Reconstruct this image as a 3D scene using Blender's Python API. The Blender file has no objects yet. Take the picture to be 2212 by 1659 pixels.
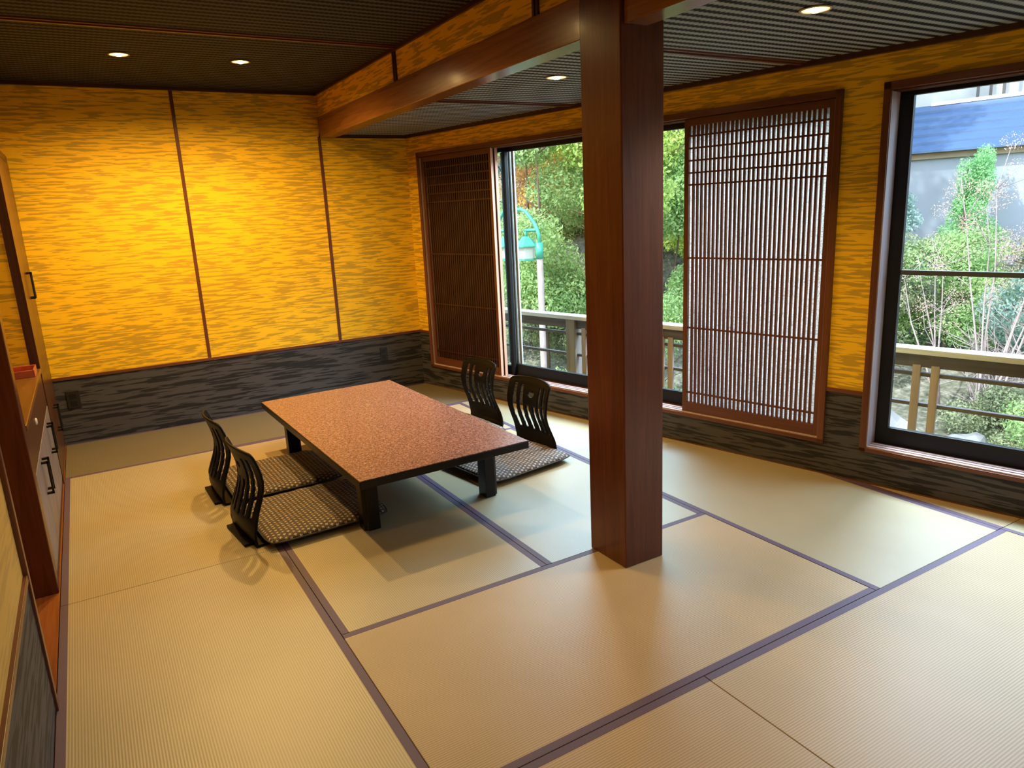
import bpy, bmesh, math, random
import numpy as np
from mathutils import Matrix, Vector
PI = math.pi
scene = bpy.context.scene
COL = scene.collection
random.seed(7)

# ------------------------------------------------------------------ materials
def new_mat(name):
    m = bpy.data.materials.new(name); m.use_nodes = True
    nt = m.node_tree; nt.nodes.clear()
    out = nt.nodes.new('ShaderNodeOutputMaterial')
    b = nt.nodes.new('ShaderNodeBsdfPrincipled')
    nt.links.new(b.outputs[0], out.inputs[0])
    return m, nt, b, out
def N(nt, typ, **kw):
    n = nt.nodes.new(typ)
    for k, v in kw.items():
        if k.startswith('i_'): n.inputs[k[2:]].default_value = v
        else: setattr(n, k, v)
    return n
def rgb(c): return (c[0], c[1], c[2], 1.0)
def coords(nt, scale=(1, 1, 1), rot=(0, 0, 0), loc=(0, 0, 0)):
    tc = N(nt, 'ShaderNodeTexCoord'); mp = N(nt, 'ShaderNodeMapping')
    mp.inputs['Scale'].default_value = scale; mp.inputs['Rotation'].default_value = rot; mp.inputs['Location'].default_value = loc
    nt.links.new(tc.outputs['Object'], mp.inputs[0]); return mp.outputs[0]
def ramp(nt, fac, stops, interp='LINEAR'):
    r = N(nt, 'ShaderNodeValToRGB'); r.color_ramp.interpolation = interp
    e = r.color_ramp.elements
    while len(e) < len(stops): e.new(0.5)
    for i, (p, c) in enumerate(stops): e[i].position = p; e[i].color = rgb(c)
    nt.links.new(fac, r.inputs[0]); return r.outputs[0]
def noise(nt, vec, scale=5, detail=3, rough=.5, dist=0):
    n = N(nt, 'ShaderNodeTexNoise'); n.inputs['Scale'].default_value = scale; n.inputs['Detail'].default_value = detail
    n.inputs['Roughness'].default_value = rough; n.inputs['Distortion'].default_value = dist
    nt.links.new(vec, n.inputs['Vector']); return n.outputs['Fac']
def bump(nt, b, h, strength=.3, dist=.002):
    n = N(nt, 'ShaderNodeBump'); n.inputs['Strength'].default_value = strength; n.inputs['Distance'].default_value = dist
    nt.links.new(h, n.inputs['Height']); nt.links.new(n.outputs[0], b.inputs['Normal'])
def math_(nt, op, a, b=None, c=None):
    n = N(nt, 'ShaderNodeMath', operation=op)
    for i, v in enumerate((a, b, c)):
        if v is None: continue
        if isinstance(v, (int, float)): n.inputs[i].default_value = v
        else: nt.links.new(v, n.inputs[i])
    return n.outputs[0]
def mixc(nt, f, a, b, mode='MIX'):
    n = N(nt, 'ShaderNodeMix', data_type='RGBA', blend_type=mode)
    if isinstance(f, (int, float)): n.inputs[0].default_value = f
    else: nt.links.new(f, n.inputs[0])
    for i, v in ((6, a), (7, b)):
        if isinstance(v, tuple): n.inputs[i].default_value = rgb(v)
        else: nt.links.new(v, n.inputs[i])
    return n.outputs[2]
def plain(name, c, rough=.5, metal=0, var=.12, scale=30, spec=.5):
    m, nt, b, o = new_mat(name)
    f = noise(nt, coords(nt), scale, 3)
    lo = tuple(x*(1-var) for x in c); hi = tuple(min(1, x*(1+var)) for x in c)
    nt.links.new(ramp(nt, f, [(.3, lo), (.7, hi)]), b.inputs['Base Color'])
    b.inputs['Roughness'].default_value = rough; b.inputs['Metallic'].default_value = metal
    b.inputs['Specular IOR Level'].default_value = spec
    return m
def wood(name, c1, c2, axis='Z', rough=.3, fine=70, coat=0.0, spec=.35):
    m, nt, b, o = new_mat(name)
    s = {'X': (.05, 1, 1), 'Y': (1, .05, 1), 'Z': (1, 1, .05)}[axis]
    v = coords(nt, s)
    f1 = noise(nt, v, fine, 4, .6, .3); f2 = noise(nt, v, 9, 3, .5, 1.5)
    w = N(nt, 'ShaderNodeTexNoise'); w.inputs['Scale'].default_value = 4; nt.links.new(v, w.inputs['Vector'])
    rings = math_(nt, 'FRACT', math_(nt, 'MULTIPLY', w.outputs['Fac'], 14.0))
    f = math_(nt, 'ADD', math_(nt, 'MULTIPLY', f1, .5), math_(nt, 'MULTIPLY', f2, .4))
    f = math_(nt, 'ADD', f, math_(nt, 'MULTIPLY', rings, .12))
    nt.links.new(ramp(nt, f, [(.32, c1), (.68, c2)]), b.inputs['Base Color'])
    b.inputs['Roughness'].default_value = rough; b.inputs['Specular IOR Level'].default_value = spec
    b.inputs['Coat Weight'].default_value = coat; b.inputs['Coat Roughness'].default_value = .12
    bump(nt, b, f, .12, .001)
    return m
def wallpaper(name, c_lo, c_hi, c_alt, axis='X', thr=.5, sc=(5.2, 52), rough=.65, soft=.02):
    # horizontal streaks of woven cloth
    m, nt, b, o = new_mat(name)
    s = (sc[0], sc[0], sc[1])
    v = coords(nt, s)
    f = noise(nt, v, 1.0, 2.2, .55, .15)
    v2 = coords(nt, (2.2, 2.2, 150)); f2 = noise(nt, v2, 1.0, 1, .5)
    t = math_(nt, 'ADD', math_(nt, 'MULTIPLY', f, .84), math_(nt, 'MULTIPLY', f2, .16))
    # wandering threshold, so that patches drift between mostly light and mostly dark
    v3 = coords(nt, (1.1, 1.1, 3.0)); f3 = noise(nt, v3, 1.0, 2)
    t = math_(nt, 'ADD', t, math_(nt, 'MULTIPLY', math_(nt, 'SUBTRACT', f3, .5), .16))
    col = ramp(nt, t, [(thr-soft, c_lo), (thr+soft, c_hi)])
    wv = noise(nt, coords(nt, (420, 420, 420)), 1.0, 1)
    col = mixc(nt, math_(nt, 'MULTIPLY', wv, .35), col, c_alt, 'MIX')
    nt.links.new(col, b.inputs['Base Color']); b.inputs['Roughness'].default_value = rough
    b.inputs['Specular IOR Level'].default_value = .35
    bump(nt, b, wv, .25, .0008)
    return m
def tatami_mat_material(name, axis, tint=1.0):
    # axis: direction the ribs run in
    m, nt, b, o = new_mat(name)
    tc = N(nt, 'ShaderNodeTexCoord'); sp = N(nt, 'ShaderNodeSeparateXYZ'); nt.links.new(tc.outputs['Object'], sp.inputs[0])
    across = sp.outputs[1] if axis == 'X' else sp.outputs[0]
    along = sp.outputs[0] if axis == 'X' else sp.outputs[1]
    st = math_(nt, 'SINE', math_(nt, 'MULTIPLY', across, 2*PI/.0085))
    rush = math_(nt, 'SINE', math_(nt, 'MULTIPLY', along, 2*PI/.0042))
    n1 = noise(nt, coords(nt, (1, 1, 1)), 3.0, 3); n2 = noise(nt, coords(nt, (1, 1, 1)), 260, 2)
    f = math_(nt, 'ADD', math_(nt, 'MULTIPLY', st, .22), math_(nt, 'MULTIPLY', rush, .04))
    f = math_(nt, 'ADD', math_(nt, 'ADD', f, .5), math_(nt, 'MULTIPLY', math_(nt, 'SUBTRACT', n2, .5), .35))
    f = math_(nt, 'ADD', f, math_(nt, 'MULTIPLY', math_(nt, 'SUBTRACT', n1, .5), .25))
    if axis == 'X': c1, c2 = (.29, .212, .118), (.58, .430, .252)  # window sheen by rib direction put into colour: tan for X, bluer for Y
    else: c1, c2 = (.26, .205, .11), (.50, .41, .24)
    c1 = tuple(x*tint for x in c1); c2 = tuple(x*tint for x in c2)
    nt.links.new(ramp(nt, f, [(.1, c1), (.9, c2)]), b.inputs['Base Color'])
    b.inputs['Roughness'].default_value = .43; b.inputs['Specular IOR Level'].default_value = .35 if axis == 'X' else .9
    h = math_(nt, 'ADD', math_(nt, 'MULTIPLY', st, .5), math_(nt, 'MULTIPLY', rush, .12))
    bump(nt, b, h, .25, .0007)
    return m
def ceiling_material(name='woven_ceiling', k=1.0):
    # woven strips: rows of fine zigzag bands
    m, nt, b, o = new_mat(name)
    tc = N(nt, 'ShaderNodeTexCoord'); sp = N(nt, 'ShaderNodeSeparateXYZ'); nt.links.new(tc.outputs['Object'], sp.inputs[0])
    x, y = sp.outputs[0], sp.outputs[1]
    zig = math_(nt, 'MULTIPLY', math_(nt, 'PINGPONG', x, .012), .55)
    st = math_(nt, 'SINE', math_(nt, 'MULTIPLY', math_(nt, 'ADD', y, zig), 2*PI/.060))
    st2 = math_(nt, 'SINE', math_(nt, 'MULTIPLY', x, 2*PI/.024))
    f = math_(nt, 'ADD', math_(nt, 'ADD', math_(nt, 'MULTIPLY', st, .42), .5), math_(nt, 'MULTIPLY', st2, .10))
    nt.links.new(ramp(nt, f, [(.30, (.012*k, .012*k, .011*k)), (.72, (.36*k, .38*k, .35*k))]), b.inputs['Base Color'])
    b.inputs['Roughness'].default_value = .75; b.inputs['Specular IOR Level'].default_value = .12
    bump(nt, b, f, .3, .002)
    return m
def cushion_material():
    m, nt, b, o = new_mat('cushion_weave')
    tc = N(nt, 'ShaderNodeTexCoord'); sp = N(nt, 'ShaderNodeSeparateXYZ'); nt.links.new(tc.outputs['Object'], sp.inputs[0])
    x, y = sp.outputs[0], sp.outputs[1]
    k = 2*PI/.0225
    def c(ax, ay, kk, ph=0):
        v = math_(nt, 'ADD', math_(nt, 'MULTIPLY', x, ax*kk), math_(nt, 'MULTIPLY', y, ay*kk))
        return math_(nt, 'COSINE', math_(nt, 'ADD', v, ph))
    big = math_(nt, 'ADD', math_(nt, 'ADD', c(1, 0, k), c(-.5, .866, k)), c(-.5, -.866, k))       # -1.5..3
    sm = math_(nt, 'ADD', math_(nt, 'ADD', c(0, 1, k*2.6), c(.866, .5, k*2.6)), c(.866, -.5, k*2.6))
    f = math_(nt, 'ADD', math_(nt, 'MULTIPLY', big, .22), math_(nt, 'MULTIPLY', sm, .12))
    f = math_(nt, 'ADD', f, .30)
    nn = noise(nt, coords(nt), 400, 2); f = math_(nt, 'ADD', f, math_(nt, 'MULTIPLY', math_(nt, 'SUBTRACT', nn, .5), .5))
    nt.links.new(ramp(nt, f, [(.26, (.024, .014, .008)), (.5, (.13, .080, .045)), (.78, (.52, .37, .24))]), b.inputs['Base Color'])
    b.inputs['Roughness'].default_value = .7; b.inputs['Sheen Weight'].default_value = .2
    bump(nt, b, f, .35, .002)
    return m
def stone_top_material():
    m, nt, b, o = new_mat('speckled_red_lacquer')
    v = coords(nt)
    f = noise(nt, v, 230, 3, .8); f2 = noise(nt, v, 70, 2)
    f = math_(nt, 'ADD', math_(nt, 'MULTIPLY', f, .75), math_(nt, 'MULTIPLY', f2, .25))
    nt.links.new(ramp(nt, f, [(.42, (.06, .016, .010)), (.5, (.25, .10, .062)), (.58, (.50, .27, .19))]), b.inputs['Base Color'])
    b.inputs['Roughness'].default_value = .3; b.inputs['Coat Weight'].default_value = .25; b.inputs['Coat Roughness'].default_value = .15
    bump(nt, b, f, .08, .0006)
    return m
def glass_material():
    m, nt, b, o = new_mat('window_glass'); nt.nodes.remove(b)
    t = N(nt, 'ShaderNodeBsdfTransparent'); g = N(nt, 'ShaderNodeBsdfGlossy'); g.inputs['Roughness'].default_value = .02
    t.inputs[0].default_value = (.96, .985, .98, 1)
    lw = N(nt, 'ShaderNodeLayerWeight'); lw.inputs[0].default_value = .5
    fr = math_(nt, 'ADD', math_(nt, 'MULTIPLY', math_(nt, 'POWER', lw.outputs['Facing'], 5.0), .6), .02)
    mx = N(nt, 'ShaderNodeMixShader'); nt.links.new(fr, mx.inputs[0])
    nt.links.new(t.outputs[0], mx.inputs[1]); nt.links.new(g.outputs[0], mx.inputs[2]); nt.links.new(mx.outputs[0], o.inputs[0])
    return m
def translucent(name, c, fac=.5, rough=.8, speck=None, scale=200):
    m, nt, b, o = new_mat(name)
    f = noise(nt, coords(nt), scale, 2)
    col = ramp(nt, f, speck if speck else [(.35, tuple(x*.8 for x in c)), (.65, c)])
    nt.links.new(col, b.inputs['Base Color']); b.inputs['Roughness'].default_value = rough
    tr = N(nt, 'ShaderNodeBsdfTranslucent'); nt.links.new(col, tr.inputs[0])
    mx = N(nt, 'ShaderNodeMixShader'); mx.inputs[0].default_value = fac
    nt.links.new(b.outputs[0], mx.inputs[1]); nt.links.new(tr.outputs[0], mx.inputs[2]); nt.links.new(mx.outputs[0], o.inputs[0])
    return m
def leaf_material(name, stops, scale=2.0, fac=.45):
    m, nt, b, o = new_mat(name)
    f = noise(nt, coords(nt), scale, 2); g = noise(nt, coords(nt), 22, 1)
    f = math_(nt, 'ADD', math_(nt, 'MULTIPLY', f, .65), math_(nt, 'MULTIPLY', g, .35))
    col = ramp(nt, f, stops)
    nt.links.new(col, b.inputs['Base Color']); b.inputs['Roughness'].default_value = .55
    tr = N(nt, 'ShaderNodeBsdfTranslucent'); nt.links.new(col, tr.inputs[0])
    mx = N(nt, 'ShaderNodeMixShader'); mx.inputs[0].default_value = fac
    nt.links.new(b.outputs[0], mx.inputs[1]); nt.links.new(tr.outputs[0], mx.inputs[2]); nt.links.new(mx.outputs[0], o.inputs[0])
    return m
def emit(name, c, s):
    m, nt, b, o = new_mat(name)
    b.inputs['Base Color'].default_value = rgb(c); b.inputs['Emission Color'].default_value = rgb(c); b.inputs['Emission Strength'].default_value = s
    return m

M = {}
M['gold'] = wallpaper('gold_wallpaper', (.50, .30, .018), (.95, .55, .008), (.68, .40, .012), thr=.49, sc=(5.4, 66), soft=.02)
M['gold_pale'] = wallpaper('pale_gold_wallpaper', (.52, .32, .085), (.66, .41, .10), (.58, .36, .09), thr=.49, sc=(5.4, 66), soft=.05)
M['dark'] = wallpaper('charcoal_wallpaper', (.008, .007, .007), (.066, .060, .062), (.045, .04, .04), thr=.485, sc=(3.8, 58), rough=.6, soft=.016)
M['pillar'] = wood('pillar_wood', (.070, .017, .008), (.145, .040, .014), 'Z', .30, 90, .06)
M['beam'] = wood('beam_wood', (.15, .052, .013), (.28, .105, .026), 'Y', .27, 60, .12)
M['woodx'] = wood('frame_wood_x', (.085, .028, .014), (.16, .055, .027), 'X', .3)
M['woody'] = wood('frame_wood_y', (.085, .028, .014), (.16, .055, .027), 'Y', .3)
M['woodz'] = wood('frame_wood_z', (.085, .028, .014), (.16, .055, .027), 'Z', .3)
M['darkx'] = wood('cornice_wood_x', (.035, .012, .007), (.07, .025, .013), 'X', .4)
M['darky'] = wood('cornice_wood_y', (.035, .012, .007), (.07, .025, .013), 'Y', .4)
M['darkz'] = wood('dark_post_wood', (.035, .012, .007), (.08, .028, .014), 'Z', .4)
M['cab'] = wood('cabinet_wood', (.060, .022, .008), (.115, .044, .015), 'Z', .3)
M['sill'] = wood('sill_wood', (.20, .062, .018), (.32, .11, .032), 'Y', .25)
M['grey_door'] = plain('pale_grey_door_laminate', (.19, .165, .185), .45, 0, .12, 12)
M['shelf'] = wood('shelf_wood', (.13, .055, .013), (.20, .09, .02), 'Y', .3)
M['kumiko'] = wood('lattice_wood', (.075, .022, .011), (.15, .046, .022), 'Z', .35)
M['kumiko_shaded'] = wood('shaded_lattice_wood', (.030, .010, .006), (.065, .021, .011), 'Z', .35); M['stile_daylit'] = wood('daylit_edge_wood', (.66, .36, .24), (.88, .52, .36), 'Z', .45)  # corner screens: shade put into lattice colour, window light painted onto stile edges
M['track_lit_jamb'] = wood('pale_track_and_lit_jamb_wood', (.36, .25, .24), (.56, .42, .40), 'Z', .3)  # pale track wood; on the jambs it paints reflected sky light
M['ceiling'] = ceiling_material(); M['ceiling_shaded'] = ceiling_material('woven_ceiling_shaded', .20)  # high ceiling: same weave, its weaker light put into a darker colour
M['tatX'] = tatami_mat_material('tatami_ribs_x', 'X'); M['tatD'] = tatami_mat_material('tatami_shaded', 'Y', .43); M['tatY'] = tatami_mat_material('tatami_ribs_y', 'Y')  # tatD: weaker sheen of the back row's ribs put into a darker tint
M['heri'] = plain('purple_brown_border_cloth', (.105, .064, .105), .6, 0, .2, 500)
M['lacquer'] = plain('black_lacquer', (.008, .007, .007), .3, 0, .2, 20, .25)
M['ply'] = wood('black_plywood', (.004, .0035, .0035), (.009, .0075, .0065), 'X', .45, 70, 0, .12)
M['cushion'] = cushion_material()
M['cush_side'] = plain('dark_cushion_side', (.05, .04, .035), .8, 0, .3, 200)
M['top'] = stone_top_material()
M['glass'] = glass_material()
M['paper'] = translucent('shoji_paper', (.8, .78, .74), .62, .8, [(.36, (.58, .53, .48)), (.52, (.95, .88, .81))], 160)
M['alu_dark'] = plain('dark_bronze_aluminium', (.010, .0095, .010), .45, .0, .1, 5, .25)
M['alu_grey'] = plain('grey_aluminium', (.09, .095, .10), .5, .2, .1, 5)
M['alu_light'] = plain('weathered_light_aluminium', (.62, .60, .56), .45, .1, .1, 9)
M['black_metal'] = plain('black_metal', (.01, .008, .008), .4, .3, .1, 10)
M['plate'] = plain('dark_brown_plastic', (.012, .009, .008), .4, 0, .1, 10)
M['red_lac'] = plain('red_lacquer', (.42, .10, .06), .3, 0, .2, 20)
M['rail_wood'] = wood('weathered_rail_wood', (.060, .048, .052), (.13, .105, .11), 'X', .6)
M['rail_top'] = wood('lit_rail_top', (.52, .48, .50), (.74, .70, .72), 'X', .6)  # whitish colour stands in for bright light falling on the rail top
M['rail_postm'] = wood('weathered_post_wood', (.15, .12, .105), (.30, .25, .215), 'Z', .6)
M['picket'] = wood('pale_picket_wood', (.30, .205, .18), (.46, .33, .29), 'Z', .6)
M['lamp_green'] = plain('green_painted_iron', (.05, .36, .25), .4, .0, .15, 6)
M['lamp_post'] = plain('pale_weathered_post', (.34, .265, .235), .6, 0, .15, 8)
M['lamp_glass'] = translucent('milky_lantern_glass', (.9, .9, .86), .5)
M['roof_blue'] = plain('blue_grey_roof_metal', (.060, .12, .25), .45, 0, .06, 3)
M['bldg'] = plain('pale_plaster', (.27, .33, .42), .8, 0, .06, 1.5)
M['bldg_white'] = plain('white_siding', (.40, .46, .50), .7, 0, .06, 2)
M['tan'] = plain('tan_eave_board', (.3, .25, .19), .7, 0, .1, 3)
M['bark'] = wood('pale_bark', (.26, .22, .23), (.50, .44, .45), 'Z', .8)
M['darkbark'] = wood('dark_bark', (.05, .035, .025), (.13, .09, .07), 'Z', .8)
M['rock'] = plain('grey_rock', (.22, .24, .25), .8, 0, .45, 2.2)
M['ground'] = leaf_material('undergrowth_ground', [(.3, (.05, .06, .045)), (.5, (.16, .17, .13)), (.7, (.34, .33, .29))], 7.0, .0)
M['bulb'] = emit('warm_bulb', (1.0, .80, .48), 22.0)
M['reflector'] = emit('warm_reflector', (1.0, .66, .22), 3.2)
M['ring'] = plain('brass_tinted_ring', (.55, .38, .18), .35, .3, .1, 10)

# ------------------------------------------------------------------ mesh helpers
class MB:
    def __init__(s): s.v = []; s.f = []
    def add(s, vs, fs):
        k = len(s.v); s.v += [tuple(v) for v in vs]; s.f += [tuple(i+k for i in f) for f in fs]; return s
    def box(s, x0, x1, y0, y1, z0, z1):
        return s.add([(x0,y0,z0),(x1,y0,z0),(x1,y1,z0),(x0,y1,z0),(x0,y0,z1),(x1,y0,z1),(x1,y1,z1),(x0,y1,z1)],
                     [(0,3,2,1),(4,5,6,7),(0,1,5,4),(1,2,6,5),(2,3,7,6),(3,0,4,7)])
    def prism(s, poly, z0, z1):
        n = len(poly); vs = [(p[0],p[1],z0) for p in poly]+[(p[0],p[1],z1) for p in poly]
        fs = [tuple(range(n-1,-1,-1)), tuple(range(n,2*n))]+[(i,(i+1)%n,(i+1)%n+n,i+n) for i in range(n)]
        return s.add(vs, fs)
    def tube(s, pts, r, seg=8):
        pts = [Vector(p) for p in pts]; n = len(pts); rs = r if isinstance(r, (list, tuple)) else [r]*n
        vs = []; ref = None
        for i, p in enumerate(pts):
            d = (pts[min(i+1, n-1)]-pts[max(i-1, 0)]).normalized()
            if ref is None: ref = Vector((1,0,0)) if abs(d.x) < .8 else Vector((0,1,0))
            a = (ref-d*ref.dot(d)).normalized(); b = d.cross(a); ref = a
            for k in range(seg):
                t = 2*PI*k/seg; vs.append(p+(a*math.cos(t)+b*math.sin(t))*rs[i])
        fs = []
        for i in range(n-1):
            for k in range(seg):
                k2 = (k+1) % seg; fs.append((i*seg+k, i*seg+k2, (i+1)*seg+k2, (i+1)*seg+k))
        fs.append(tuple(range(seg-1,-1,-1))); fs.append(tuple(range((n-1)*seg, n*seg)))
        return s.add(vs, fs)
    def lathe(s, prof, seg=32, c=(0,0,0)):
        vs = []; n = len(prof)
        for r, z in prof:
            for k in range(seg):
                t = 2*PI*k/seg; vs.append((c[0]+r*math.cos(t), c[1]+r*math.sin(t), c[2]+z))
        fs = []
        for i in range(n-1):
            for k in range(seg):
                k2 = (k+1) % seg; fs.append((i*seg+k, i*seg+k2, (i+1)*seg+k2, (i+1)*seg+k))
        return s.add(vs, fs)
    def build(s, name, mat, parent=None, bevel=0, smooth=False, seg=2):
        me = bpy.data.meshes.new(name); me.from_pydata(s.v, [], s.f); me.validate(); me.update()
        bm = bmesh.new(); bm.from_mesh(me); bmesh.ops.recalc_face_normals(bm, faces=bm.faces); bm.to_mesh(me); bm.free()
        for m in (mat if isinstance(mat, (list, tuple)) else [mat]): me.materials.append(m)
        o = bpy.data.objects.new(name, me); COL.objects.link(o)
        if parent: o.parent = parent
        if smooth:
            for p in me.polygons: p.use_smooth = True
        if bevel:
            b = o.modifiers.new('bevel', 'BEVEL'); b.width = bevel; b.segments = seg; b.limit_method = 'ANGLE'; b.angle_limit = .6
            b.harden_normals = False
        return o
def B(*a): return MB().box(*a)
def empty(name, loc=(0,0,0), rz=0):
    o = bpy.data.objects.new(name, None); COL.objects.link(o); o.location = loc; o.rotation_euler = (0, 0, rz); o.empty_display_size = .1
    return o
def tag(o, label, cat, group=None, kind=None):
    o['label'] = label; o['category'] = cat
    if group: o['group'] = group
    if kind: o['kind'] = kind
    return o
def struct(o): o['kind'] = 'structure'; return o
def dup(root, loc=None, rz=None):
    r = root.copy(); COL.objects.link(r)
    if loc is not None: r.location = loc
    if rz is not None: r.rotation_euler = (0, 0, rz)
    for ch in list(root.children):
        c = ch.copy(); COL.objects.link(c); c.parent = r
        for g in list(ch.children):
            d = g.copy(); COL.objects.link(d); d.parent = c
    return r

# ------------------------------------------------------------------ room frame
YB = 5.93                      # back wall
XL = -.305                     # left wall plane
ZL, ZR = 2.47, 2.155           # ceilings: high part, low part
XB = 1.79                      # beam face
WA = Vector((2.53, YB, 0)); m_ = math.hypot(1, .23)
WU = Vector((.23/m_, -1/m_, 0)); WN = Vector((1/m_, .23/m_, 0)); WROT = math.atan2(WU.y, WU.x)
def wx(y): return 2.53+.23*(YB-y)
YF = -2.6                      # wall behind the camera
def W(s, d, z): return tuple(WA+WU*s+WN*d+Vector((0,0,z)))

def clip(poly, keep):
    out = []
    for i in range(len(poly)):
        p, q = poly[i], poly[(i+1) % len(poly)]; a, b = keep(p), keep(q)
        if a >= 0: out.append(p)
        if (a >= 0) != (b >= 0):
            t = a/(a-b); out.append((p[0]+(q[0]-p[0])*t, p[1]+(q[1]-p[1])*t))
    return out
inside = lambda p: wx(p[1])-.003-p[0]

# floor slab
struct(MB().prism([(-1.3, YF), (wx(YF)+.1, YF), (wx(YB), YB), (-1.3, YB)], -.2, -.035).build('floor', M['darky']))

# ------------------------------------------------------------------ tatami
X0, X1, X2, X3, X4 = -.300, .608, 1.522, 2.443, 3.365
Y0, Y1, Y2, Y3 = 1.463, 2.385, 3.268, 5.07
def tatami(x0, x1, y0, y1, ribs, sides, label, clipit=False):
    g = .0012; bw = .030
    r = [(x0+g, y0+g), (x1-g, y0+g), (x1-g, y1-g), (x0+g, y1-g)]
    if clipit: r = clip(r, inside)
    cx = sum(p[0] for p in r)/len(r); cy = sum(p[1] for p in r)/len(r)
    root = empty('tatami_mat', (cx, cy, -.035)); tag(root, label, 'tatami mat', 'tatami mats covering the floor')
    loc = lambda P: [(p[0]-cx, p[1]-cy) for p in P]
    MB().prism(loc(r), 0, .035).build('mat_body', M[{'X': 'tatX', 'Y': 'tatY', 'D': 'tatD'}[ribs]], root, .0015, seg=1)
    for sd in sides:
        q = {'L': [(x0+g, y0+g), (x0+bw, y0+g), (x0+bw, y1-g), (x0+g, y1-g)],
             'R': [(x1-bw, y0+g), (x1-g, y0+g), (x1-g, y1-g), (x1-bw, y1-g)],
             'B': [(x0+g, y0+g), (x1-g, y0+g), (x1-g, y0+bw), (x0+g, y0+bw)],
             'T': [(x0+g, y1-bw), (x1-g, y1-bw), (x1-g, y1-g), (x0+g, y1-g)]}[sd]
        if clipit: q = clip(q, inside)
        if len(q) >= 3: MB().prism(loc(q), .030, .0356).build('border', M['heri'], root, .0008, seg=1)
    return root
tatami(X0, X1, Y0, Y2, 'Y', 'LR', 'tatami mat in the left foreground beside the cupboard sill')
tatami(X0, X1, Y2, Y3, 'Y', 'LR', 'tatami mat on the left side under the backs of the two left legless chairs')
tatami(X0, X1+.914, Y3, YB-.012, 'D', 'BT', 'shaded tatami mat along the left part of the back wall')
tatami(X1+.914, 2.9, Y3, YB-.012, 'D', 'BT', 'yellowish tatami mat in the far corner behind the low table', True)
tatami(X1, X2, Y1, 4.19, 'Y', 'LR', 'tatami mat under the near left leg of the low table')
tatami(X2, X3, Y1, 4.19, 'Y', 'LR', 'tatami mat under the near right leg of the table, touching the pillar')
tatami(X1, X2, 4.19, Y3, 'X', 'TB', 'half tatami mat hidden under the far left end of the table')
tatami(X2, X3, 4.19, Y3, 'X', 'TB', 'half tatami mat under the far right end of the table')
tatami(X1, X3, Y0, Y1, 'X', 'BT', 'tatami mat lying crosswise in front of the square pillar')
tatami(X3, X4, Y0, Y2+.02, 'Y', 'LR', 'bluish lit tatami mat below the white lattice screen', True)
tatami(X3, X4, Y2+.02, Y3, 'Y', 'LR', 'narrow tatami mat between the right chairs and the left window', True)
tatami(X4, X4+.4, Y0, 2.6, 'X', 'L', 'thin wedge of tatami between the purple border and the window wall', True)
tatami(X4, X4+.9, -.35, Y0, 'Y', 'L', 'narrow tatami strip at the right edge under the right window', True)
tatami(X0, X2, Y0-.914, Y0, 'X', 'T', 'tatami mat at the bottom centre nearest the camera')
tatami(X2, X4, Y0-.914, Y0, 'X', 'T', 'large tatami mat in the right foreground')
tatami(X0, X2, YF+.01, Y0-.914, 'X', 'T', 'tatami mat behind the camera on the left')
tatami(X2, X4, YF+.01, Y0-.914, 'X', 'T', 'tatami mat behind the camera on the right')

# ------------------------------------------------------------------ walls
ZC = 2.75
# back wall: wainscot, rail, gold panels, battens
struct(B(-1.3, 2.9, YB, YB+.12, -.2, ZC).build('wall_back', M['gold']))
wd = struct(B(XL, 2.53, YB-.006, YB+.01, -.035, .475).build('trim_1', M['dark']))
struct(B(XL, 2.53, YB-.012, YB+.005, .472, .494).build('trim_2', M['woodx'], bevel=.002))
for i, xx in enumerate((.746, 1.79)):
    struct(B(xx-.012, xx+.012, YB-.006, YB+.01, .494, ZL if i == 0 else 2.14).build('trim_%d' % (3+i), M['woodz'], bevel=.0015))
struct(B(-1.3, XB, YB-.028, YB+.01, ZL-.025, ZL+.01).build('trim_5', M['darkx']))
struct(B(XB, 2.56, YB-.028, YB+.01, ZR-.025, ZR+.01).build('trim_6', M['darkx']))
# left wall, near part
nl = struct(B(XL-.09, XL, YF, 2.50, -.2, ZC).build('wall_left', M['gold_pale']))
struct(B(XL-.01, XL+.006, YF, 2.50, .012, .462).build('trim_7', M['dark']))
struct(B(XL-.01, XL+.012, YF, 2.50, .462, .484).build('trim_8', M['woody'], bevel=.002))
struct(B(XL-.10, XL+.014, 2.50, 2.532, -.03, ZL).build('trim_9', M['woodz'], bevel=.002))
struct(B(XL-.01, XL+.004, YF, 2.50, -.035, .012).build('baseboard_left', M['woody']))
# left wall above the built-ins
struct(B(XL-.10, XL-.03, 2.532, YB, 2.02, ZC).build('wall_left_upper', M['gold']))
struct(B(-1.3, XL-.09, 2.30, 2.40, -.2, ZC).build('wall_left_return', M['gold']))
struct(B(-1.42, -1.3, 2.30, YB+.1, -.2, ZC).build('wall_left_recess', M['gold']))
struct(B(-1.3, XL+.003, 2.532, YB-.012, -.035, -.002).build('trim_10', M['sill'], bevel=.001))
struct(B(-1.3, XL-.01, YF, YF+.1, -.2, ZC).build('wall_front_stub', M['gold']))
struct(MB().prism([(-1.3, YF-.12), (wx(YF)+.2, YF-.12), (wx(YF)+.2, YF), (-1.3, YF)], -.2, ZC).build('wall_front', M['gold']))

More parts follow.
